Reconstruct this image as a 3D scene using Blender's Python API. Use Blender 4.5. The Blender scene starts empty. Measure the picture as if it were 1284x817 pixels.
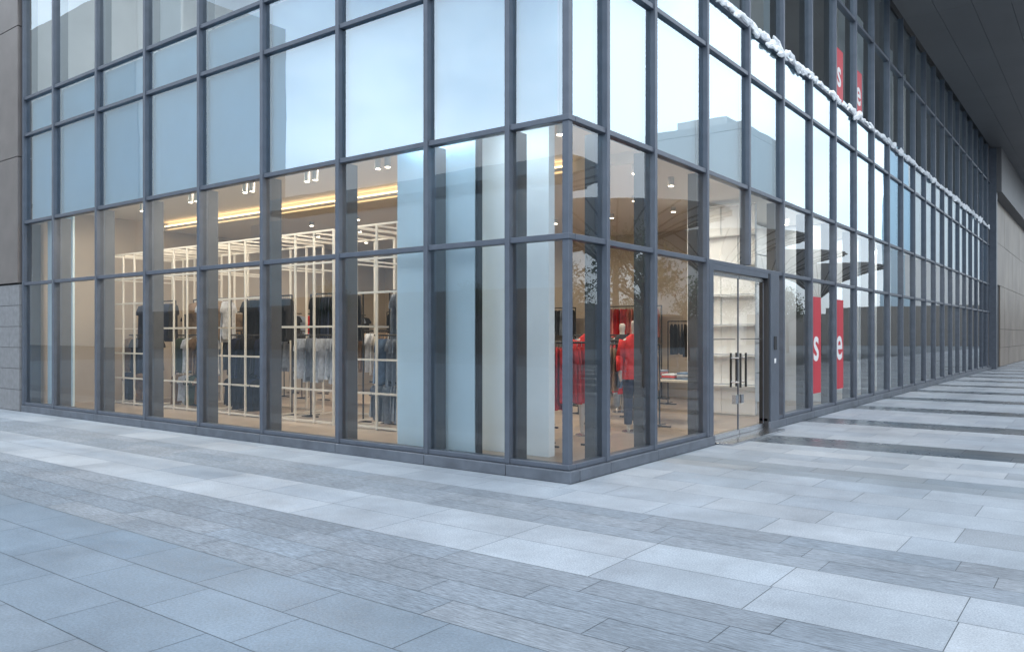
import bpy, math, random, bmesh
from mathutils import Vector, Matrix
from mathutils import noise as mn
random.seed(7)
S=bpy.context.scene
COL=S.collection
# ---------------------------------------------------------------- materials
def mat(name, col, rough=0.5, metal=0.0, noise=None, bump=None, emit=None, spec=0.5):
    m=bpy.data.materials.new(name); m.use_nodes=True
    nt=m.node_tree; b=nt.nodes['Principled BSDF']
    b.inputs['Base Color'].default_value=(*col,1); b.inputs['Roughness'].default_value=rough
    b.inputs['Metallic'].default_value=metal
    b.inputs['Specular IOR Level'].default_value=spec
    tc=nt.nodes.new('ShaderNodeTexCoord')
    if noise:
        sc,amt=noise
        n=nt.nodes.new('ShaderNodeTexNoise'); n.inputs['Scale'].default_value=sc; n.inputs['Detail'].default_value=4
        nt.links.new(tc.outputs['Object'],n.inputs['Vector'])
        r=nt.nodes.new('ShaderNodeMapRange'); r.inputs['From Min'].default_value=.3; r.inputs['From Max'].default_value=.7
        r.inputs['To Min'].default_value=1-amt; r.inputs['To Max'].default_value=1+amt
        nt.links.new(n.outputs['Fac'],r.inputs['Value'])
        v=nt.nodes.new('ShaderNodeVectorMath'); v.operation='SCALE'; v.inputs[0].default_value=col
        nt.links.new(r.outputs['Result'],v.inputs['Scale']); nt.links.new(v.outputs['Vector'],b.inputs['Base Color'])
    if bump:
        sc,st=bump
        n=nt.nodes.new('ShaderNodeTexNoise'); n.inputs['Scale'].default_value=sc; n.inputs['Detail'].default_value=5
        nt.links.new(tc.outputs['Object'],n.inputs['Vector'])
        bp=nt.nodes.new('ShaderNodeBump'); bp.inputs['Strength'].default_value=st; bp.inputs['Distance'].default_value=.02
        nt.links.new(n.outputs['Fac'],bp.inputs['Height']); nt.links.new(bp.outputs['Normal'],b.inputs['Normal'])
    if emit:
        b.inputs['Emission Color'].default_value=(*emit[0],1); b.inputs['Emission Strength'].default_value=emit[1]
        try: m.cycles.emission_sampling='NONE'
        except Exception: pass
    return m
def glass(name, tint, add, ior, gcol=(.93,.97,1)):
    m=bpy.data.materials.new(name); m.use_nodes=True; nt=m.node_tree; nt.nodes.clear()
    o=nt.nodes.new('ShaderNodeOutputMaterial'); mx=nt.nodes.new('ShaderNodeMixShader')
    t=nt.nodes.new('ShaderNodeBsdfTransparent'); g=nt.nodes.new('ShaderNodeBsdfGlossy')
    t.inputs['Color'].default_value=(*tint,1); g.inputs['Roughness'].default_value=0
    g.inputs['Color'].default_value=(*gcol,1)
    f=nt.nodes.new('ShaderNodeFresnel'); f.inputs['IOR'].default_value=ior
    a=nt.nodes.new('ShaderNodeMath'); a.operation='ADD'; a.use_clamp=True; a.inputs[1].default_value=add
    tc=nt.nodes.new('ShaderNodeTexCoord'); n=nt.nodes.new('ShaderNodeTexNoise'); n.inputs['Scale'].default_value=.9; n.inputs['Detail'].default_value=1
    bp=nt.nodes.new('ShaderNodeBump'); bp.inputs['Strength'].default_value=.3; bp.inputs['Distance'].default_value=.003
    nt.links.new(tc.outputs['Object'],n.inputs['Vector']); nt.links.new(n.outputs['Fac'],bp.inputs['Height'])
    nt.links.new(bp.outputs['Normal'],g.inputs['Normal'])
    nt.links.new(f.outputs['Fac'],a.inputs[0]); nt.links.new(a.outputs[0],mx.inputs['Fac'])
    nt.links.new(t.outputs[0],mx.inputs[1]); nt.links.new(g.outputs[0],mx.inputs[2]); nt.links.new(mx.outputs[0],o.inputs['Surface'])
    return m
def paving(name, rough, speck_scale, speck_amt, bump_s, lines=False, spec=.4):
    m=bpy.data.materials.new(name); m.use_nodes=True; nt=m.node_tree; b=nt.nodes['Principled BSDF']
    at=nt.nodes.new('ShaderNodeAttribute'); at.attribute_name='slab'
    tc=nt.nodes.new('ShaderNodeTexCoord')
    n=nt.nodes.new('ShaderNodeTexNoise'); n.inputs['Scale'].default_value=speck_scale; n.inputs['Detail'].default_value=4; n.inputs['Roughness'].default_value=.8
    n2=nt.nodes.new('ShaderNodeTexNoise'); n2.inputs['Scale'].default_value=.9; n2.inputs['Detail'].default_value=8; n2.inputs['Roughness'].default_value=.74
    mp=nt.nodes.new('ShaderNodeMapping')
    nt.links.new(tc.outputs['Object'],mp.inputs['Vector'])
    if lines: mp.inputs['Scale'].default_value=(.3,2.5,1)
    nt.links.new(mp.outputs['Vector'],n.inputs['Vector']); nt.links.new(tc.outputs['Object'],n2.inputs['Vector'])
    r=nt.nodes.new('ShaderNodeMapRange'); r.inputs['From Min'].default_value=.3; r.inputs['From Max'].default_value=.7
    r.inputs['To Min'].default_value=1-speck_amt; r.inputs['To Max'].default_value=1+speck_amt
    r2=nt.nodes.new('ShaderNodeMapRange'); r2.inputs['From Min'].default_value=.3; r2.inputs['From Max'].default_value=.7
    r2.inputs['To Min'].default_value=.74; r2.inputs['To Max'].default_value=1.2
    nt.links.new(n.outputs['Fac'],r.inputs['Value']); nt.links.new(n2.outputs['Fac'],r2.inputs['Value'])
    mm=nt.nodes.new('ShaderNodeMath'); mm.operation='MULTIPLY'; nt.links.new(r.outputs[0],mm.inputs[0]); nt.links.new(r2.outputs[0],mm.inputs[1])
    v=nt.nodes.new('ShaderNodeVectorMath'); v.operation='SCALE'; nt.links.new(at.outputs['Color'],v.inputs[0]); nt.links.new(mm.outputs[0],v.inputs['Scale'])
    nt.links.new(v.outputs['Vector'],b.inputs['Base Color'])
    rr=nt.nodes.new('ShaderNodeMapRange'); rr.inputs['From Min'].default_value=.3; rr.inputs['From Max'].default_value=.7
    rr.inputs['To Min'].default_value=rough-.1; rr.inputs['To Max'].default_value=min(1,rough+.12)
    nt.links.new(n2.outputs['Fac'],rr.inputs['Value']); nt.links.new(rr.outputs[0],b.inputs['Roughness'])
    b.inputs['Specular IOR Level'].default_value=spec
    bp=nt.nodes.new('ShaderNodeBump'); bp.inputs['Strength'].default_value=bump_s; bp.inputs['Distance'].default_value=.01
    nt.links.new(n.outputs['Fac'],bp.inputs['Height']); nt.links.new(bp.outputs['Normal'],b.inputs['Normal'])
    return m

M={}
M['frame']=mat('frame_metal',(.085,.10,.128),.40,.25,noise=(6,.10))
M['fin']=mat('fin_metal',(.095,.098,.105),.5,.2,noise=(4,.1))
M['plinth']=mat('plinth_metal',(.105,.12,.145),.45,.25,noise=(5,.2))
M['glass_lo']=glass('clear_glass',(.94,.97,.975),.03,1.6)
M['glass_up']=glass('coated_glass',(.88,.97,1.0),.24,1.9,(.84,.94,1))
M['glass_top']=glass('upper_glass',(.84,.90,.92),.16,1.9,(.85,.95,1))
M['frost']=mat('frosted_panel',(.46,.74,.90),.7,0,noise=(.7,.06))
M['frost_sky']=mat('frosted_panel_sky_lit',(.80,.89,.93),.7,0,noise=(.7,.05))  # side-face copy of the frosted panel, bright sky reflection painted in as white
M['white']=mat('white_panel',(.82,.85,.87),.6,0,noise=(1.5,.04))
M['bluepanel']=mat('blue_grey_panel',(.66,.81,.90),.6,0,noise=(1.2,.05))
M['brown']=mat('brown_metal_panel',(.145,.13,.125),.35,.4,noise=(2,.12))
M['brownR']=mat('bronze_cladding',(.20,.165,.135),.45,.2,noise=(.5,.25))
M['stoneL']=mat('stone_cladding',(.17,.175,.185),.6,0,noise=(9,.15),bump=(40,.3))
M['soffit']=mat('soffit_metal',(.12,.12,.125),.5,.2,noise=(.4,.08))
M['dark']=mat('dark_joint',(.02,.02,.022),.8)
M['beige']=mat('beige_wall',(.46,.385,.305),.8,0,noise=(1,.06))
M['ceil']=mat('ceiling_paint',(.68,.62,.54),.85)
M['ifloor']=mat('timber_floor',(.38,.30,.23),.3,0,noise=(3,.12))
M['cream']=mat('cream_paint',(.78,.72,.62),.5)
M['cove']=mat('cove_light',(1,.8,.5),.5,emit=((1,.72,.38),4))
M['lamp']=mat('spot_lens',(1,1,1),.5,emit=((1,.85,.65),14))
M['lampbody']=mat('spot_body',(.55,.53,.5),.4,.3)
M['red']=mat('red_print',(.42,.02,.035),.5)
M['letter']=mat('white_print',(.65,.65,.65),.5)
M['steel']=mat('brushed_steel',(.55,.56,.58),.25,1)
M['rail']=mat('black_rail',(.03,.03,.03),.4,.5)
M['gwall']=mat('grey_plaster',(.62,.63,.64),.8,noise=(1,.1))
M['snow']=mat('white_fabric',(.74,.76,.78),.9,bump=(12,.8))
M['skin']=mat('mannequin_skin',(.45,.41,.37),.4)
cl={}
for k,c in dict(blk=(.018,.018,.022),gry=(.28,.31,.36),wht=(.62,.64,.68),blu=(.16,.24,.36),red=(.60,.025,.025),tan=(.30,.20,.12),grn=(.07,.10,.06),pnk=(.62,.20,.17),nav=(.03,.04,.08)).items():
    cl[k]=mat('cloth_'+k,c,.9,0,noise=(14,.2))

# ---------------------------------------------------------------- mesh builder
class MB:
    def __init__(s): s.v=[]; s.f=[]; s.mi=[]; s.mats=[]
    def m(s,mt):
        if mt not in s.mats: s.mats.append(mt)
        return s.mats.index(mt)
    def box(s,x0,x1,y0,y1,z0,z1,mt):
        if x0>x1:x0,x1=x1,x0
        if y0>y1:y0,y1=y1,y0
        n=len(s.v)
        s.v+=[(x0,y0,z0),(x1,y0,z0),(x1,y1,z0),(x0,y1,z0),(x0,y0,z1),(x1,y0,z1),(x1,y1,z1),(x0,y1,z1)]
        s.f+=[(n,n+3,n+2,n+1),(n+4,n+5,n+6,n+7),(n,n+1,n+5,n+4),(n+1,n+2,n+6,n+5),(n+2,n+3,n+7,n+6),(n+3,n,n+4,n+7)]
        s.mi+=[s.m(mt)]*6
    def poly(s,pts,mt):
        n=len(s.v); s.v+=[tuple(p) for p in pts]; s.f.append(tuple(range(n,n+len(pts)))); s.mi.append(s.m(mt))
    def cyl(s,p0,p1,r0,r1,mt,seg=10,caps=True):
        p0=Vector(p0);p1=Vector(p1); d=(p1-p0).normalized(); a=d.orthogonal().normalized(); b=d.cross(a)
        n=len(s.v)
        for p,r in((p0,r0),(p1,r1)):
            for i in range(seg):
                t=2*math.pi*i/seg; s.v.append(tuple(p+a*math.cos(t)*r+b*math.sin(t)*r))
        k=s.m(mt)
        for i in range(seg):
            j=(i+1)%seg; s.f.append((n+i,n+j,n+seg+j,n+seg+i)); s.mi.append(k)
        if caps:
            s.f.append(tuple(n+i for i in reversed(range(seg)))); s.mi.append(k)
            s.f.append(tuple(n+seg+i for i in range(seg))); s.mi.append(k)
    def obj(s,name,parent=None,smooth=False,bevel=0):
        me=bpy.data.meshes.new(name); me.from_pydata(s.v,[],s.f)
        for m_ in s.mats: me.materials.append(m_)
        me.polygons.foreach_set('material_index',s.mi)
        if smooth: me.polygons.foreach_set('use_smooth',[True]*len(s.f))
        me.update(); o=bpy.data.objects.new(name,me); COL.objects.link(o)
        if parent: o.parent=parent
        if bevel:
            b=o.modifiers.new('bevel','BEVEL'); b.width=bevel; b.segments=2; b.limit_method='ANGLE'
        return o
def empty(name,loc=(0,0,0)):
    e=bpy.data.objects.new(name,None); e.location=loc; e.empty_display_size=.3; COL.objects.link(e); return e

# ---------------------------------------------------------------- retail building
B=empty('retail_building')
LX=[0.0,.786,2.056,3.70,5.39,7.06,8.73,10.46,12.23,13.62]
RY=[0.0,.766,1.974,3.62]+[3.62+1.66*k for k in range(1,20)]
RY=[t for t in RY if t<36.2]; REND=36.2
ZT=[2.68,3.97,5.80,6.57,8.75,10.35]
TOP=24; PZ=.13
fr=MB(); w=.034; F=M['frame']; h_=.032
for i,s in enumerate(LX):
    if i==0: continue
    fr.box(-s-w,-s+w,-.07,.10,PZ+.005,TOP,F)
for t in RY[1:]:
    z0=PZ+.005
    if abs(t-5.28)<.05: z0=2.73
    fr.box(-.10,.07,t-w,t+w,z0,14 if t<12 else 10.36,F)
fr.box(-.055,.03,-.03,.055,PZ+.005,TOP,F)
for z in ZT+[12.6,14.8,17,19,21.4]:
    fr.box(-13.66,.045,-.05,.08,z-h_,z+h_,F)
    if z<10.3 : fr.box(-.08,.05,.081,REND,z-h_,z+h_,F)
    elif z>10.4 and z<14: fr.box(-.08,.05,.081,12,z-h_,z+h_,F)
fr.box(-13.66,.05,-.052,.09,PZ+.005,.19,F); fr.box(-.09,.052,.091,3.80,PZ+.005,.19,F); fr.box(-.09,.052,6.14,REND,PZ+.005,.19,F)
fr.obj('curtain_wall_frame',B,bevel=.006)
pl=MB()
for a,b in zip(LX[:-1],LX[1:]):
    pl.box(-b+.004,-a-.004 if a else .10,-.10,.09,.0,PZ,M['plinth'])
prev=.095
for t in [.766,1.974,3.80]:
    pl.box(-.09,.10,prev+.008,t,.0,PZ,M['plinth']); prev=t
prev=6.14
for t in [x for x in RY if x>6.2]+[REND]:
    pl.box(-.09,.10,prev+.008,t,.0,PZ,M['plinth']); prev=t
pl.obj('plinth',B,bevel=.008)
fi=MB()
for s in LX[1:]:
    fi.box(-s-.03,-s+.03,.102,.28,.11,3.96,M['fin'])
for t in RY[1:]:
    if abs(t-5.28)<.05: continue
    fi.box(-.24,-.102,t-.03,t+.03,.11,3.96,M['fin'])
    fi.box(-.18,-.102,t-.03,t+.03,6.62,10.3,M['fin'])
for s in LX[1:]: fi.box(-s-.03,-s+.03,.102,.22,6.62,10.3,M['fin'])
fi.obj('mullion_fins',B)
rows=[(.19,2.647,'glass_lo'),(2.713,3.937,'glass_lo'),(4.003,5.767,'glass_up'),(5.833,6.537,'glass_up'),(6.603,8.717,'glass_top'),(8.783,10.317,'glass_top'),
      (10.383,12.56,'glass_up'),(12.64,14.76,'glass_up'),(14.84,16.96,'glass_up'),(17.04,18.96,'glass_up'),(19.04,21.36,'glass_up'),(21.44,24,'glass_up')]
gl=MB(); fp=MB()
j=lambda:random.uniform(-.0025,.0025)
for r,(z0,z1,g) in enumerate(rows):
    for a,b in zip(LX[:-1],LX[1:]):
        x1=-a-(.035 if a else .056); x0=-b+.035; t1,t2,t3=j(),j(),j()
        gl.poly([(x0,t1,z0),(x1,t2,z0),(x1,t2+t3,z1),(x0,t1+t3,z1)],M[g])
        if r in(2,3) or r>5: 
            fp.box(x0-.03,x1+.03,.13,.15,z0-.02,z1+.02,M['frost'])
    for i,(a,b) in enumerate(zip(RY,RY[1:]+[REND])):
        if r>5 and a>11: continue
        if r==0 and 3.5<a<5.5: continue
        if r>7: continue
        y0=a+(.035 if a else .056); y1=b-.035; t1,t2,t3=j(),j(),j()
        gl.poly([(t1,y0,z0),(t2,y1,z0),(t2+t3,y1,z1),(t1+t3,y0,z1)],M[g])
        if r in(2,3) or r>5: fp.box(-.15,-.13,y0-.03,y1+.03,z0-.02,z1+.02,M['frost_sky'])
gl.poly([(0,6.64,.19),(0,6.90,.19),(0,6.90,2.645),(0,6.64,2.645)],M['glass_lo'])
gl.obj('glass_panes',B); fp.obj('frosted_backing_panels',B)
# door set
d=MB()
d.box(-.10,.072,3.66,3.80,0,2.645,F)
d.box(-.12,.085,6.20,6.62,0,2.645,F); d.box(-.10,.06,6.14,6.199,0,2.645,M['dark'])
d.box(-.09,.06,3.802,6.138,2.56,2.645,F)
d.box(-.6,.35,3.82,6.13,.0,.03,M['steel'])
d.box(.086,.10,6.34,6.46,1.35,1.58,M['dark']); d.box(.086,.093,6.36,6.44,1.12,1.2,M['letter'])
d.obj('door_frame',B,bevel=.006)
dg=MB()
for y0,y1,hy in((3.83,4.965,4.86),(4.985,6.12,5.09)):
    dg.poly([(-.02,y0,.10),(-.02,y1,.10),(-.02,y1,2.50),(-.02,y0,2.50)],M['glass_lo'])
    dg.box(-.045,.005,y0,y1,.035,.11,M['steel']); dg.box(-.04,.0,y0,y1,2.49,2.55,M['steel'])
    dg.box(-.028,-.012,y0-.004,y0+.006,.11,2.49,M['frame']); dg.box(-.028,-.012,y1-.006,y1+.004,.11,2.49,M['frame'])
    for sx in(.065,-.09):
        dg.cyl((sx,hy,.78),(sx,hy,1.32),.018,.018,M['rail'])
    for z in(.86,1.24): dg.cyl((-.09,hy,z),(.065,hy,z),.014,.014,M['steel'])
    dg.box(-.05,.012,hy-.05,hy+.05,.52,.66,M['steel'])
    dg.box(-.022,-.018,y0+.1,y1-.1,1.53,1.545,M['steel'])
dg.obj('glass_doors',B)
# interior shell
it=MB()
it.box(-13.7,-.09,.10,36,.02,.10,M['ifloor'])
it.box(-13.7,-.16,.16,3.1,4.30,4.34,M['ceil']); it.box(-13.7,-.16,3.1,36,4.12,4.40,M['ceil'])
it.box(-13.5,-2,3.02,3.097,4.16,4.22,M['cove'])
it.box(-13.5,-2,2.93,3.0,4.13,4.17,M['ceil'])
it.box(-13.8,-13.7,.1,36,.1,4.3,M['beige'])
it.box(-13.7,-1.96,10.5,10.6,.1,4.12,M['beige'])
it.box(-13.55,-12.4,.40,.44,.1,4.2,M['bluepanel'])
it.box(-2.95,-1.60,.34,.42,.1,4.28,M['bluepanel']); it.box(-1.597,-1.55,.35,.43,.1,4.28,M['dark'])
it.box(-1.88,-.80,.80,.93,.1,4.28,M['white'])
for y in [7.25+1.2*k for k in range(24)]:
    for z in [.1+.66*k for k in range(6)]:
        it.box(-1.75-random.uniform(0,.04),-1.6,y+.012,y+1.19,z+.012,min(z+.65,4.1),M['white'])
it.box(-1.95,-1.78,7.3,35.8,.1,4.1,M['white'])
for k in range(7):
    z=.12+.56*k
    for i in range(3):
        x=-1.52+.33*i
        it.box(x+.006,x+.325,7.15-random.uniform(0,.03),7.22,z+.008,z+.55,M['white'])
    it.box(-1.52,-.5,7.0,7.119,z+.53,z+.548,M['white'])
for y in [11.3,14.6,17.9,21.2,24.5,27.8,31.1,34.4]:
    it.box(-1.5,-.55,y,y+.5,.1,4.1,M['white'])
it.box(-13.7,-.16,.16,36,6.40,6.56,M['gwall']); it.box(-13.7,-.16,.16,36,10.38,10.6,M['soffit'])
it.box(-13.7,-4,5,5.1,6.56,10.38,M['gwall']); it.box(-4,-3.9,5,36,6.56,10.38,M['gwall'])
for y in [9,15.6,22.2,28.8]: it.box(-1.6,-.9,y,y+.7,6.56,10.38,M['white'])
for k,y in enumerate([5.6,7.2,12.2,13.9,17.2,20.4,25,31]): it.box(-.45,-.40,y,y+.65,6.6,9.6+.2*(k%3),M['white' if k%2 else 'gwall'])
for s in [2.4,5.9,9.2]: it.box(-s-.8,-s,.9,.95,6.6,9.3,M['gwall'])
it.box(-13.8,-13.7,.1,36,4.4,24,M['gwall']); it.box(-13.8,0,35.9,36.2,0,24,M['soffit'])
it.box(-13.8,0,.3,36,23.8,24,M['gwall'])
it.obj('interior_shell',B)
sp=MB()
for (x,y) in [(-6.94,.8),(-5.31,.8),(-3.71,.8),(-8.6,.8),(-10.3,.8),(-11.9,.8)]:
    sp.box(x-.2,x+.2,y-.03,y+.03,4.27,4.298,M['lampbody'])
    for dx in(-.1,.1):
        sp.cyl((x+dx,y,4.27),(x+dx,y,4.02),.045,.045,M['lampbody']); sp.cyl((x+dx,y,4.018),(x+dx,y,4.012),.035,.035,M['lamp'])
for x in [-2.2,-3.6,-5,-6.5,-8,-9.5,-11]:
    for y in [1.6,4.2,5.6,7.2,8.8]:
        if y<3 and x<-3: continue
        zc=4.30 if y<3 else 4.12
        sp.cyl((x,y,zc-.002),(x,y,zc-.09),.05,.05,M['lampbody']); sp.cyl((x,y,zc-.092),(x,y,zc-.098),.042,.042,M['lamp'])
for y in [1.2,2.2,3.2,4.4,5.6,10,13,16,19,22,25,28]:
    zc=4.30 if y<3 else 4.12
    sp.cyl((-.9,y,zc-.002),(-.9,y,zc-.14),.05,.05,M['lampbody']); sp.cyl((-.9,y,zc-.142),(-.9,y,zc-.148),.042,.042,M['lamp'])
sp.obj('ceiling_spots',B)
def area(n,loc,sx,sy,e,col=(1,.84,.64)):
    l=bpy.data.lights.new(n,'AREA'); l.shape='RECTANGLE'; l.size=sx; l.size_y=sy; l.energy=e; l.color=col
    o=bpy.data.objects.new(n,l); o.location=loc; o.parent=B; COL.objects.link(o); return o
area('panel_fill_light',(-8.3,1.25,4.27),8,.2,230,(1,.88,.73))
area('panel_fill_light',(-8,6.0,4.09),8,.2,290,(1,.86,.68))
area('panel_fill_light',(-1.9,4.4,4.09),.2,4,140,(1,.89,.74))
area('panel_fill_light',(-1.5,.3,4.27),2.4,.1,18,(.88,.95,1))  # added cool fill to whiten the corner display panel, not a shop fitting
area('panel_fill_light',(-.8,18,4.09),.15,20,210,(1,.96,.9))
area('panel_fill_light',(-2.4,16,10.35),.2,16,190,(1,.96,.9))
area('panel_fill_light',(-7,2.4,10.35),10,.2,220,(1,.97,.92))

# overhanging upper block and its soffit
oh=MB()
for k in range(18):
    for i in range(4):
        y0=12+1.66*3*k*1.0; 
        oh.box(.08+.83*i+.004,.08+.83*(i+1)-.004,y0+.004,y0+4.98-.004,10.36,10.42,M['soffit'])
oh.box(.06,3.45,12,101.6,10.425,22,M['brown'])
oh.box(-12,0.06,36.3,101.6,10.36,22,M['brown'])
oh.obj('overhang_block',B)
wr=MB()
wr.box(-.6,.0,36.3,100,0,8.3,M['dark'])
y=36.3; k=0
while y<100:
    for z0,z1 in((.0,.95),(.96,1.9),(1.91,4.1),(4.11,6.2),(6.21,8.3)):
        if k==1 and z0<4: continue
        wr.box(0,.04+random.uniform(0,.006),y+.01,y+1.99,z0+.01,z1,M['brownR'])
    y+=2; k+=1
wr.box(-.6,.5,36.3,101,8.3,10.35,M['soffit'])
wr.box(-.2,.30,36.22,36.60,0,10.35,M['frame'])
wr.obj('clad_wall',B)

# adjoining building at the far left
A=empty('adjoining_building',(-13.68,0,0)); ab=MB()
ab.box(-30,-.03,-.05,12,0,24,M['dark'])
x=0
zz=[2.69,5.35,8.1,10.9,13.7,16.5,19.3,22.1,24]
while x>-28:
    ww=.95
    for z0,z1 in zip(zz[:-1],zz[1:]): ab.box(x-ww+.012,x,-.14,-.051,z0+.015,z1,M['brown'])
    x-=ww
r=0; z=0
while z<2.6:
    x=0 
    off=.0 if r%2==0 else -.5
    while x>-28:
        a=x; b=x-1.0 if x<0 or off==0 else x-.5
        ab.box(b+.008,a,-.11,-.052,z+.008,min(z+.445,2.68),M['stoneL']); x=b
    z+=.445; r+=1
ab.obj('cladding',A,bevel=.005)

# ---------------------------------------------------------------- garments / racks
def garment(mb,c,ang,mt,w=.21,h=.66,th=.03,seed=0):
    ca,sa=math.cos(ang),math.sin(ang); nx,nz=6,7; rnd=random.Random(seed); ph=rnd.uniform(0,6); fq=rnd.uniform(14,24)
    prof=[(0,.25),(.05,.95),(.22,1.28),(.30,1.3),(.31,.95),(.7,.98),(1,1.05)]
    n0=len(mb.v)
    for side in(1,-1):
        for pz,pw in prof:
            for i in range(nx+1):
                u=-1+2*i/nx; lx=u*w*pw; lz=-pz*h
                ly=side*th*(1-abs(u)**3)*(0.5+pz)+.014*math.sin(fq*lx+ph+pz*2)*(.3+pz)
                mb.v.append((c[0]+lx*ca-ly*sa,c[1]+lx*sa+ly*ca,c[2]+lz))
    k=mb.m(mt); per=(nx+1)*len(prof)
    for s in(0,1):
        for a in range(len(prof)-1):
            for b in range(nx):
                q=n0+s*per+a*(nx+1)+b; f=(q,q+1,q+nx+2,q+nx+1)
                mb.f.append(f if s else f[::-1]); mb.mi.append(k)
def rail(name,x0,y0,x1,y1,z,cols,step=.07,h=.66,legs=True,turn=0.0):
    cx,cy=(x0+x1)/2,(y0+y1)/2
    o=empty(name,(cx,cy,0)); rb=MB(); g=MB()
    x0-=cx;x1-=cx;y0-=cy;y1-=cy
    rb.cyl((x0,y0,z),(x1,y1,z),.014,.014,M['rail'])
    if legs:
        for (x,y) in((x0,y0),(x1,y1)):
            rb.cyl((x,y,.1),(x,y,z),.014,.014,M['rail']); rb.box(x-.2,x+.2,y-.015,y+.015,.102,.125,M['rail']); rb.box(x-.015,x+.015,y-.2,y+.2,.126,.14,M['rail'])
    L=math.hypot(x1-x0,y1-y0); d=((x1-x0)/L,(y1-y0)/L); base=math.atan2(d[1],d[0])+math.pi/2
    t=.08; n=0
    while t<L-.06:
        key=cols[int(n/5)%len(cols)]
        x,y=x0+d[0]*t,y0+d[1]*t
        rb.cyl((x,y,z+.02),(x,y,z-.07),.004,.004,M['steel'],4)
        a=base+turn+random.uniform(-.25,.25)
        garment(g,(x,y,z-.06),a,cl[key],w=random.uniform(.19,.24),h=h*random.uniform(.9,1.08),seed=random.random())
        t+=step*random.uniform(.8,1.3); n+=1
    rb.obj('rail_frame',o); g.obj('garments',o,smooth=True)
    return o
def lattice(name,x0,x1,y0,y1,h,nx,skip=()):
    o=empty(name,((x0+x1)/2,(y0+y1)/2,0)); mb=MB(); cx,cy=(x0+x1)/2,(y0+y1)/2
    a,b,c,d_=x0-cx,x1-cx,y0-cy,y1-cy; q=.016
    zs=[.14+ (h-.14)*i/6 for i in range(7)]
    for yy in(c,d_):
        for i in range(nx+1):
            x=a+(b-a)*i/nx
            mb.box(x-q,x+q,yy-q,yy+q,.101,h,M['cream'])
        for k,z in enumerate(zs):
            if k in skip and yy==c: continue
            if yy==d_ and k not in (0,6): continue
            mb.box(a,b,yy-q+.003,yy+q-.003,z-q,z+q,M['cream'])
    for x in(a,b):
        for z in (zs[0],zs[3],zs[5],zs[6]): mb.box(x-q+.003,x+q-.003,c,d_,z-q+.003,z+q-.003,M['cream'])
    for i in range(nx+1):
        x=a+(b-a)*i/nx; mb.box(x-q+.004,x+q-.004,c,d_,h-2*q,h-.002,M['cream'])
    mb.obj('lattice_frame',o); return o
units=[(-5.05,-4.10,2,('gry','gry','blu')),(-7.10,-5.60,3,('wht','gry','wht')),(-9.05,-7.55,3,('blk','blk','nav')),(-10.95,-9.50,3,('tan','wht','grn')),(-12.95,-11.55,3,('nav','blk','tan'))]
for n,(a,b,nx,cs) in enumerate(units):
    lattice('lattice_display_shelf',a,b,1.5,2.9,3.35,nx,skip=(2,4) if n%2 else (3,))
    rail('clothing_rack',a+.05,2.2,b-.05,2.2,2.35,cs if n!=1 else ('blk','nav'),step=.05,h=.78,legs=True,turn=.7 if n==1 else .5)
    rail('clothing_rack',a+.05,1.85,b-.05,1.85,1.60,cs if n==1 else cs[::-1],step=.05,h=.72,legs=False,turn=.6)
    if n!=1: rail('clothing_rack',a+.05,1.75,b-.05,1.75,.84,cs,step=.06,legs=False,h=.55,turn=.5)
cc=[('blk','nav'),('tan','blk'),('gry','blk'),('red','pnk'),('blk','gry'),('wht','tan'),('nav','grn')]
for n,(x0,x1,y,z) in enumerate([(-13,-11,9.9,2.3),(-10.6,-8.6,9.9,2.3),(-8.2,-6.2,9.9,2.3),(-5.8,-3.8,9.9,2.3),(-13,-10.6,4.8,1.7),(-9.8,-7.6,4.8,1.7),(-6.8,-5,4.4,1.7),(-12,-9,7.2,1.7),(-7.5,-5.5,7.0,1.7),(-4.4,-3,7.0,1.6),(-3.4,-2.3,5.6,1.5),(-13,-11,9.8,1.2),(-10.6,-8.6,9.8,1.2),(-8.2,-6.2,9.8,1.2),(-5.8,-3.8,9.8,1.2)]):
    rail('clothing_rack',x0,y,x1,y,z,cc[n%7],step=.07,h=.85 if z<2 else .66,turn=.4)
for k in range(5): rail('clothing_rack',-13.4,3.6+1.2*k,-13.4,4.6+1.2*k,2.2,cc[k],step=.07,legs=False,turn=.4)
for k in range(3): rail('clothing_rack',-12.2,3.4+1.2*k,-11.4,3.7+1.2*k,1.7,cc[k+2],step=.07,h=.9,turn=.4)
rail('clothing_rack',-1.35,1.55,-.85,1.95,1.50,('red',),step=.05,h=.8)
rail('clothing_rack',-2.2,4.2,-1.2,4.6,1.45,('tan','blu','blk'),step=.06)
rail('clothing_rack',-3.6,2.6,-2.6,3.4,1.5,('pnk','wht','tan'),step=.06)
rail('clothing_rack',-3.0,8.6,-2.2,9.0,1.9,('blk','tan'),step=.06)
for (x,y) in((-2.6,1.9),(-4.2,4.1),(-1.5,5.5)):
    o=empty('display_table',(x,y,0)); mb=MB()
    mb.box(-.6,.6,-.35,.35,.80,.84,M['cream'])
    for sx in(-.55,.55):
        for sy in(-.3,.3): mb.box(sx-.025,sx+.025,sy-.025,sy+.025,.101,.80,M['rail'])
    for i in range(4):
        for k in range(random.randint(3,6)):
            mb.box(-.55+.28*i,-.55+.28*i+.24,-.25+random.uniform(0,.01),.1,.841+.031*k,.870+.031*k,random.choice([cl['red'],cl['wht'],cl['gry'],cl['pnk'],cl['blu']]))
    mb.obj('table_and_folded_clothes',o,bevel=.006)
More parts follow.
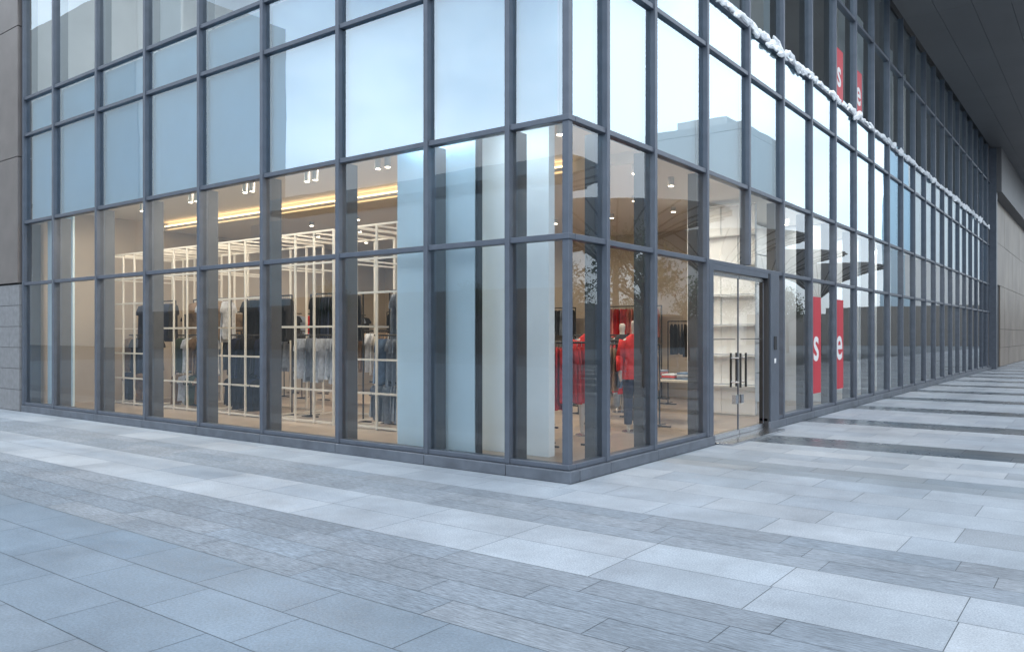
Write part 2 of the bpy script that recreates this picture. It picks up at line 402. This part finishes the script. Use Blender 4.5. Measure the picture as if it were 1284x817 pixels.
def ring_loft(mb,rings,mt,seg=20):
    n0=len(mb.v)
    for (cx,cy,z,rx,ry) in rings:
        for i in range(seg):
            t=2*math.pi*i/seg; f=1+.05*math.sin(5*t+z*4)
            mb.v.append((cx+rx*f*math.cos(t),cy+ry*f*math.sin(t),z))
    k=mb.m(mt)
    for r in range(len(rings)-1):
        for i in range(seg):
            jn=(i+1)%seg; a=n0+r*seg
            mb.f.append((a+i,a+jn,a+seg+jn,a+seg+i)); mb.mi.append(k)
def mannequin(x,y,rot,top,bottom,skirt=True):
    o=empty('mannequin',(x,y,.12)); o.rotation_euler[2]=rot
    V=[(0,0,.95),(0,0,1.12),(0,0,1.30),(0,0,1.45),(0,-.01,1.54),(0,-.015,1.62),(0,-.02,1.72)]
    R=[(.14,.10),(.11,.085),(.15,.10),(.07,.06),(.045,.045),(.07,.085),(.065,.08)]
    E=[(i,i+1) for i in range(6)]
    def chain(root,pts):
        p=root
        for (co,r) in pts:
            V.append(co); R.append(r); E.append((p,len(V)-1)); p=len(V)-1
    for sgn in(1,-1):
        chain(2,[((.16*sgn,0,1.40),(.055,.055)),((.22*sgn,.02,1.15),(.038,.038)),((.24*sgn,-.06,.92),(.028,.028)),((.24*sgn,-.09,.83),(.022,.03)),((.235*sgn,-.10,.76),(.012,.02))])
        chain(0,[((.09*sgn,0,.86),(.085,.085)),((.10*sgn,-.02*sgn,.50),(.055,.055)),((.105*sgn,0,.12),(.035,.035)),((.11*sgn,-.03,.03),(.035,.03)),((.115*sgn,-.13,.015),(.03,.018))])
    me=bpy.data.meshes.new('body'); me.from_pydata(V,E,[]); me.materials.append(M['skin'])
    b=bpy.data.objects.new('body',me); COL.objects.link(b); b.parent=o
    sk=b.modifiers.new('skin','SKIN')
    for i,r in enumerate(R): me.skin_vertices[0].data[i].radius=r
    me.skin_vertices[0].data[0].use_root=True
    b.modifiers.new('sub','SUBSURF').levels=1; b.modifiers['sub'].render_levels=2
    g=MB()
    ring_loft(g,[(0,0,.80,.21,.16),(0,0,.92,.19,.145),(0,0,1.10,.155,.125),(0,0,1.28,.19,.14),(0,0,1.40,.185,.115),(0,0,1.47,.10,.085),(0,0,1.50,.065,.065)],top)
    for sgn in(1,-1):
        A0=Vector((.17*sgn,0,1.40));A1=Vector((.23*sgn,.02,1.15));A2=Vector((.245*sgn,-.055,.93))
        g.cyl(A0,A1,.075,.06,top,12); g.cyl(A1,A2,.062,.05,top,12)
    if skirt: ring_loft(g,[(0,0,.55,.25,.2),(0,0,.75,.21,.165),(0,0,.90,.17,.135),(0,0,.95,.15,.12)],bottom)
    else:
        for sgn in(1,-1): g.cyl((.09*sgn,0,.93),(.10*sgn,-.02*sgn,.50),.105,.075,bottom,14); g.cyl((.10*sgn,-.02*sgn,.52),(.105*sgn,0,.10),.076,.06,bottom,14)
    g.obj('outfit',o,smooth=True)
    st=MB(); st.cyl((0,.0,-.02),(0,0,-.005),.2,.2,M['steel'],20); st.cyl((0,.08,-.01),(0,.08,.5),.01,.01,M['steel']); st.obj('stand',o)
mannequin(-1.55,2.95,.9,cl['red'],cl['nav'],True)
mannequin(-1.2,3.75,.7,cl['red'],cl['nav'],False)
mannequin(-2.9,6.4,.6,cl['blk'],cl['gry'],False)

def banner(y0,y1,z0,z1,ch,size,x=.010):
    o=empty('sale_banner',(x,(y0+y1)/2,(z0+z1)/2)); hw=(y1-y0)/2; hh=(z1-z0)/2
    mb=MB(); mb.box(-.003,.003,-hw,hw,-hh,hh,M['red']); mb.obj('banner_sheet',o)
    c=bpy.data.curves.new('letters','FONT'); c.body=ch; c.size=size; c.extrude=.001; c.offset=.012; c.align_x='CENTER'; c.align_y='CENTER'; c.materials.append(M['letter'])
    t=bpy.data.objects.new('letters',c); COL.objects.link(t); t.parent=o; t.location=(.006,0,0); t.rotation_euler=(math.pi/2,0,math.pi/2)
banner(8.68,9.34,.45,2.36,'s',1.0); banner(10.34,11.0,.45,2.36,'e',1.05)
banner(10.33,10.98,6.66,7.75,'s',.85); banner(11.98,12.6,6.66,7.7,'e',.85)
rnd=random.Random(3); y=3.8
bm=bmesh.new()
while y<36:
    r=rnd.uniform(.03,.10)
    bmesh.ops.create_icosphere(bm,subdivisions=3,radius=r,matrix=Matrix.Translation((.05,y,6.60+r*rnd.uniform(0,.4)))@Matrix.Rotation(rnd.uniform(-.4,.4),4,'X')@Matrix.Diagonal((.45,rnd.uniform(2,5),rnd.uniform(.6,1.0),1)))
    y+=rnd.uniform(.08,.40)
for v_ in bm.verts:
    v_.co+=mn.noise_vector(v_.co*9)*.03+mn.noise_vector(v_.co*27)*.012
me=bpy.data.meshes.new('fabric_garland'); bm.to_mesh(me); bm.free(); me.materials.append(M['snow'])
o=bpy.data.objects.new('fabric_garland',me); COL.objects.link(o)

# ---------------------------------------------------------------- plaza paving
P_smooth=paving('paving_smooth',.50,60,.25,.2); P_rough=paving('paving_rough',.7,30,.5,.5,lines=True); P_light=paving('paving_granite',.62,80,.34,.3); P_dark=paving('paving_polished',.28,60,.12,.04,spec=.5)
zones=[]
zones.append((-26,-4.0,.9,.45,(.165,.208,.255),.011,P_smooth))
zones.append((-4.0,-2.8,1.2,.30,(.18,.21,.245),.012,P_rough))
zones.append((-2.8,-1.75,1.05,.525,(.29,.325,.365),.016,P_light))
zones.append((-1.75,-.9,1.2,.2833,(.19,.22,.255),.012,P_rough))
zones.append((-.9,1.9,1.05,.56,(.255,.29,.33),.018,P_light))
zones.append((1.9,2.6,1.2,.35,(.19,.22,.25),.012,P_smooth))
zones.append((2.6,4.5,1.05,.475,(.265,.295,.33),.018,P_light))
y=4.5
while y<101:
    zones.append((y,y+.95,1.2,.475,(.075,.09,.107),.008,P_dark)); zones.append((y+.95,y+3.3,1.05,.5875,(.245,.272,.308),.018,P_light)); y+=3.3
v=[];f=[];cols=[];mi=[];mats=[P_smooth,P_rough,P_light,P_dark]
for (a,b,L,W,c,var,mt) in zones:
    n=round((b-a)/W); W=(b-a)/n
    for r in range(n):
        y0=a+r*W; y1=y0+W
        left=(y1<=.0)
        xl=-48-random.random()*L if left else .105
        first=L if left else L*(.5 if r%2 else 1)
        xr=22 if y0<30 else 8
        x=xl
        if y0<-.0<y1: x=.105
        while x<xr:
            x1=x+first; first=L; g=.0025
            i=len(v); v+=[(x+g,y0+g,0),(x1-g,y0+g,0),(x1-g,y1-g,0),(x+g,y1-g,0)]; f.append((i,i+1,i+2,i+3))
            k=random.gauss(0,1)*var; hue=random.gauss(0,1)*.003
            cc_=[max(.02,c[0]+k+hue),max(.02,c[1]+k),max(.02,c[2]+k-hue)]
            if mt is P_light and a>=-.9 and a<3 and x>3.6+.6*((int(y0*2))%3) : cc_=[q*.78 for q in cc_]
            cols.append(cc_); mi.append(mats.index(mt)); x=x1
        if y0<-.0<y1:
            x=.105
            while x>-48:
                i=len(v); g=.0025; v+=[(x-L+g,y0+g,0),(x-g,y0+g,0),(x-g,-.101,0),(x-L+g,-.101,0)]; f.append((i,i+1,i+2,i+3))
                k=random.gauss(0,1)*var; cols.append([c[0]+k,c[1]+k,c[2]+k]); mi.append(mats.index(mt)); x-=L
me=bpy.data.meshes.new('plaza_paving'); me.from_pydata(v,[],f)
for m_ in mats: me.materials.append(m_)
me.polygons.foreach_set('material_index',mi)
at=me.color_attributes.new('slab','FLOAT_COLOR','CORNER')
flat=[]
for c in cols: flat+= [*c,1]*4
at.data.foreach_set('color',flat)
o=bpy.data.objects.new('plaza_paving',me); COL.objects.link(o)
g=MB(); gm=mat('ground_mortar',(.095,.11,.125),.9,noise=(3,.2)); g.poly([(-1500,-1500,-.004),(1500,-1500,-.004),(1500,1500,-.004),(-1500,1500,-.004)],gm); g.obj('ground')

# ---------------------------------------------------------------- surroundings across the plaza
def tower(name,x,y,wx,wy,h,fl,bay,cw,cg):
    o=empty(name,(x,y,0)); mb=MB(); m1=cw; m2=cg
    mb.box(-wx/2,wx/2,-wy/2,wy/2,0,h,m2)
    z=0
    while z<h:
        mb.box(-wx/2-.3,wx/2+.3,-wy/2-.3,wy/2+.3,z+fl*.62,z+fl,m1); z+=fl
    n=int(wx/bay)
    for i in range(n+1):
        X=-wx/2+wx*i/n; mb.box(X-.35,X+.35,-wy/2-.2,wy/2+.2,0,h,m1)
    n=int(wy/bay)
    for i in range(n+1):
        Y=-wy/2+wy*i/n; mb.box(-wx/2-.2,wx/2+.2,Y-.35,Y+.35,0,h+.02,m1)
    mb.box(-wx/4,wx/4,-wy/4,wy/4,h,h+(4 if h>12 else 1),m1)
    mb.obj('facade',o)
cwA=mat('pale_render',(.62,.62,.61),.7); cwB=mat('pale_blue_render',(.42,.56,.66),.6); cwC=mat('tan_render',(.50,.45,.40),.7); cwD=mat('dark_render',(.16,.15,.14),.7)
cg=mat('tower_glazing',(.26,.40,.50),.12,.3); cgd=mat('shopfront_glazing',(.04,.05,.06),.15)
tower('office_tower',54,132,18,18,36,3.4,3.2,cwA,cg)
tower('office_tower',22,200,20,20,44,3.4,3.2,cwA,cg)
tower('office_tower',36,230,16,20,60,3.4,3.2,cwB,cg)
tower('office_tower',-62,-70,60,18,17,4,4,cwB,cg)
tower('office_tower',-120,-62,34,24,50,3.4,3.4,cwA,cg)
tower('office_building',-14,-74,26,16,13,4,4,cwB,cg)
tower('office_tower',-170,-40,30,30,60,3.4,3.4,cwC,cg)
tower('shop_terrace',-40,-50,110,8,4.6,4.6,5,cwD,cgd)
tower('shop_terrace',48,60,10,110,4.4,4.4,5,cwD,cgd)
tower('shop_terrace',20,128,50,8,5,5,5,cwD,cgd)
mem=mat('canopy_membrane',(.78,.78,.78),.6); 
def canopy(x,y,r=5,z0=4.6,z1=6.9):
    o=empty('tensile_canopy',(x,y,0)); mb=MB(); n=24
    for i in range(n):
        a0=2*math.pi*i/n;a1=2*math.pi*(i+1)/n
        prof=[(.15,z0),(r*.35,z0+(z1-z0)*.55),(r*.7,z0+(z1-z0)*.85),(r,z1)]
        for (ra,za),(rb,zb) in zip(prof[:-1],prof[1:]):
            mb.poly([(ra*math.cos(a0),ra*math.sin(a0),za),(rb*math.cos(a0),rb*math.sin(a0),zb),(rb*math.cos(a1),rb*math.sin(a1),zb),(ra*math.cos(a1),ra*math.sin(a1),za)],mem)
            mb.cyl((ra*math.cos(a0),ra*math.sin(a0),za-.03),(rb*math.cos(a0),rb*math.sin(a0),zb-.03),.04,.04,M['fin'],5,False)
    mb.cyl((0,0,0),(0,0,z0+.2),.2,.14,M['fin'],14); mb.obj('membrane_and_mast',o)
for x,y in((13,13),(13,24),(13,35),(14,46),(24,19),(24,31),(14,58)): canopy(x,y)
bark=mat('bark',(.09,.065,.045),.9,noise=(8,.3)); lf=[mat('leaf_'+str(i),c,.6) for i,c in enumerate([(.06,.10,.035),(.09,.13,.05),(.04,.07,.03)])]
def tree_mesh(seed):
    rnd=random.Random(seed); mb=MB(); mb.cyl((0,0,0),(.1,.05,2.4),.16,.10,bark); tips=[]
    for i in range(9):
        a=rnd.uniform(0,6.28); e=rnd.uniform(.5,1.2); L=rnd.uniform(1.2,2.2); b=Vector((.1,.05,2.2+.12*i)); t=b+Vector((math.cos(a)*math.cos(e),math.sin(a)*math.cos(e),math.sin(e)))*L
        mb.cyl(b,t,.06,.02,bark,6); tips.append(t); tips.append(b.lerp(t,.7)+Vector((rnd.uniform(-.5,.5),rnd.uniform(-.5,.5),rnd.uniform(0,.6))))
    for t in tips:
        rr=rnd.uniform(.5,.9)
        for k in range(110):
            p=t+Vector((rnd.gauss(0,1),rnd.gauss(0,1),rnd.gauss(0,.8)))*rr*.55; s=rnd.uniform(.06,.12)
            u=Vector((rnd.uniform(-1,1),rnd.uniform(-1,1),rnd.uniform(-1,1))).normalized(); w_=u.orthogonal().normalized()
            mb.poly([p-u*s,p+w_*s*.5,p+u*s,p-w_*s*.5],lf[rnd.randrange(3)])
    return mb
T=tree_mesh(1).obj('street_tree'); T.location=(6.8,15,0)
T2=tree_mesh(2).obj('street_tree'); T2.location=(18,27,0)
for n,(x,y) in enumerate([(17,40),(19,52),(20,9),(27,42),(19,66),(-20,-34),(-31,-36),(-43,-34),(-9,-40),(28,55)]):
    o=bpy.data.objects.new('street_tree',(T if n%2 else T2).data); o.location=(x,y,0); o.rotation_euler[2]=n*1.3; o.scale=[1+.12*(n%3)]*3; COL.objects.link(o)
for k in range(9):
    mb=MB(); mb.cyl((0,0,0),(0,0,.8),.06,.06,M['steel'],14); mb.cyl((0,0,.801),(0,0,.86),.07,.04,M['frame'],14); o=mb.obj('bollard',smooth=False); o.location=(8.6,5+4*k,0)

# ---------------------------------------------------------------- sky and sun
W=bpy.data.worlds.new('World'); S.world=W; W.use_nodes=True; nt=W.node_tree; bg=nt.nodes['Background']
sky=nt.nodes.new('ShaderNodeTexSky'); sky.sky_type='NISHITA'; sky.sun_disc=False; sky.sun_elevation=math.radians(55); sky.sun_rotation=math.radians(140)
sky.air_density=1.0; sky.dust_density=1.0
tc=nt.nodes.new('ShaderNodeTexCoord'); mp=nt.nodes.new('ShaderNodeMapping'); mp.inputs['Scale'].default_value=(1,1,1.8)
n=nt.nodes.new('ShaderNodeTexNoise'); n.inputs['Scale'].default_value=1.7; n.inputs['Detail'].default_value=6; n.inputs['Roughness'].default_value=.5
r=nt.nodes.new('ShaderNodeMapRange'); r.inputs['From Min'].default_value=.36; r.inputs['From Max'].default_value=.64; r.inputs['To Min'].default_value=.28; r.inputs['To Max'].default_value=1.0
mx=nt.nodes.new('ShaderNodeMix'); mx.data_type='RGBA'; mx.inputs[7].default_value=(16,17.8,19.5,1)
nt.links.new(tc.outputs['Generated'],mp.inputs[0]); nt.links.new(mp.outputs[0],n.inputs['Vector']); nt.links.new(n.outputs['Fac'],r.inputs['Value'])
nt.links.new(r.outputs[0],mx.inputs[0]); nt.links.new(sky.outputs[0],mx.inputs[6]); nt.links.new(mx.outputs[2],bg.inputs['Color'])
bg.inputs['Strength'].default_value=.15
l=bpy.data.lights.new('sun','SUN'); l.energy=1.5; l.angle=math.radians(24); l.color=(1,.98,.95)
so=bpy.data.objects.new('sun',l); COL.objects.link(so)
a=math.radians(140); e=math.radians(55); dv=Vector((math.sin(a)*math.cos(e),math.cos(a)*math.cos(e),math.sin(e)))
so.rotation_euler=dv.to_track_quat('Z','Y').to_euler()
# ---------------------------------------------------------------- camera
c=bpy.data.cameras.new('camera'); co=bpy.data.objects.new('camera',c); COL.objects.link(co); S.camera=co
co.location=(4.78,-7.355,1.6); co.rotation_euler=(math.radians(90),0,math.radians(37)); c.lens=28.2; c.sensor_width=36; c.shift_y=.009; c.clip_end=3000
S.view_settings.view_transform='Standard'; S.view_settings.look='None'; S.view_settings.exposure=0
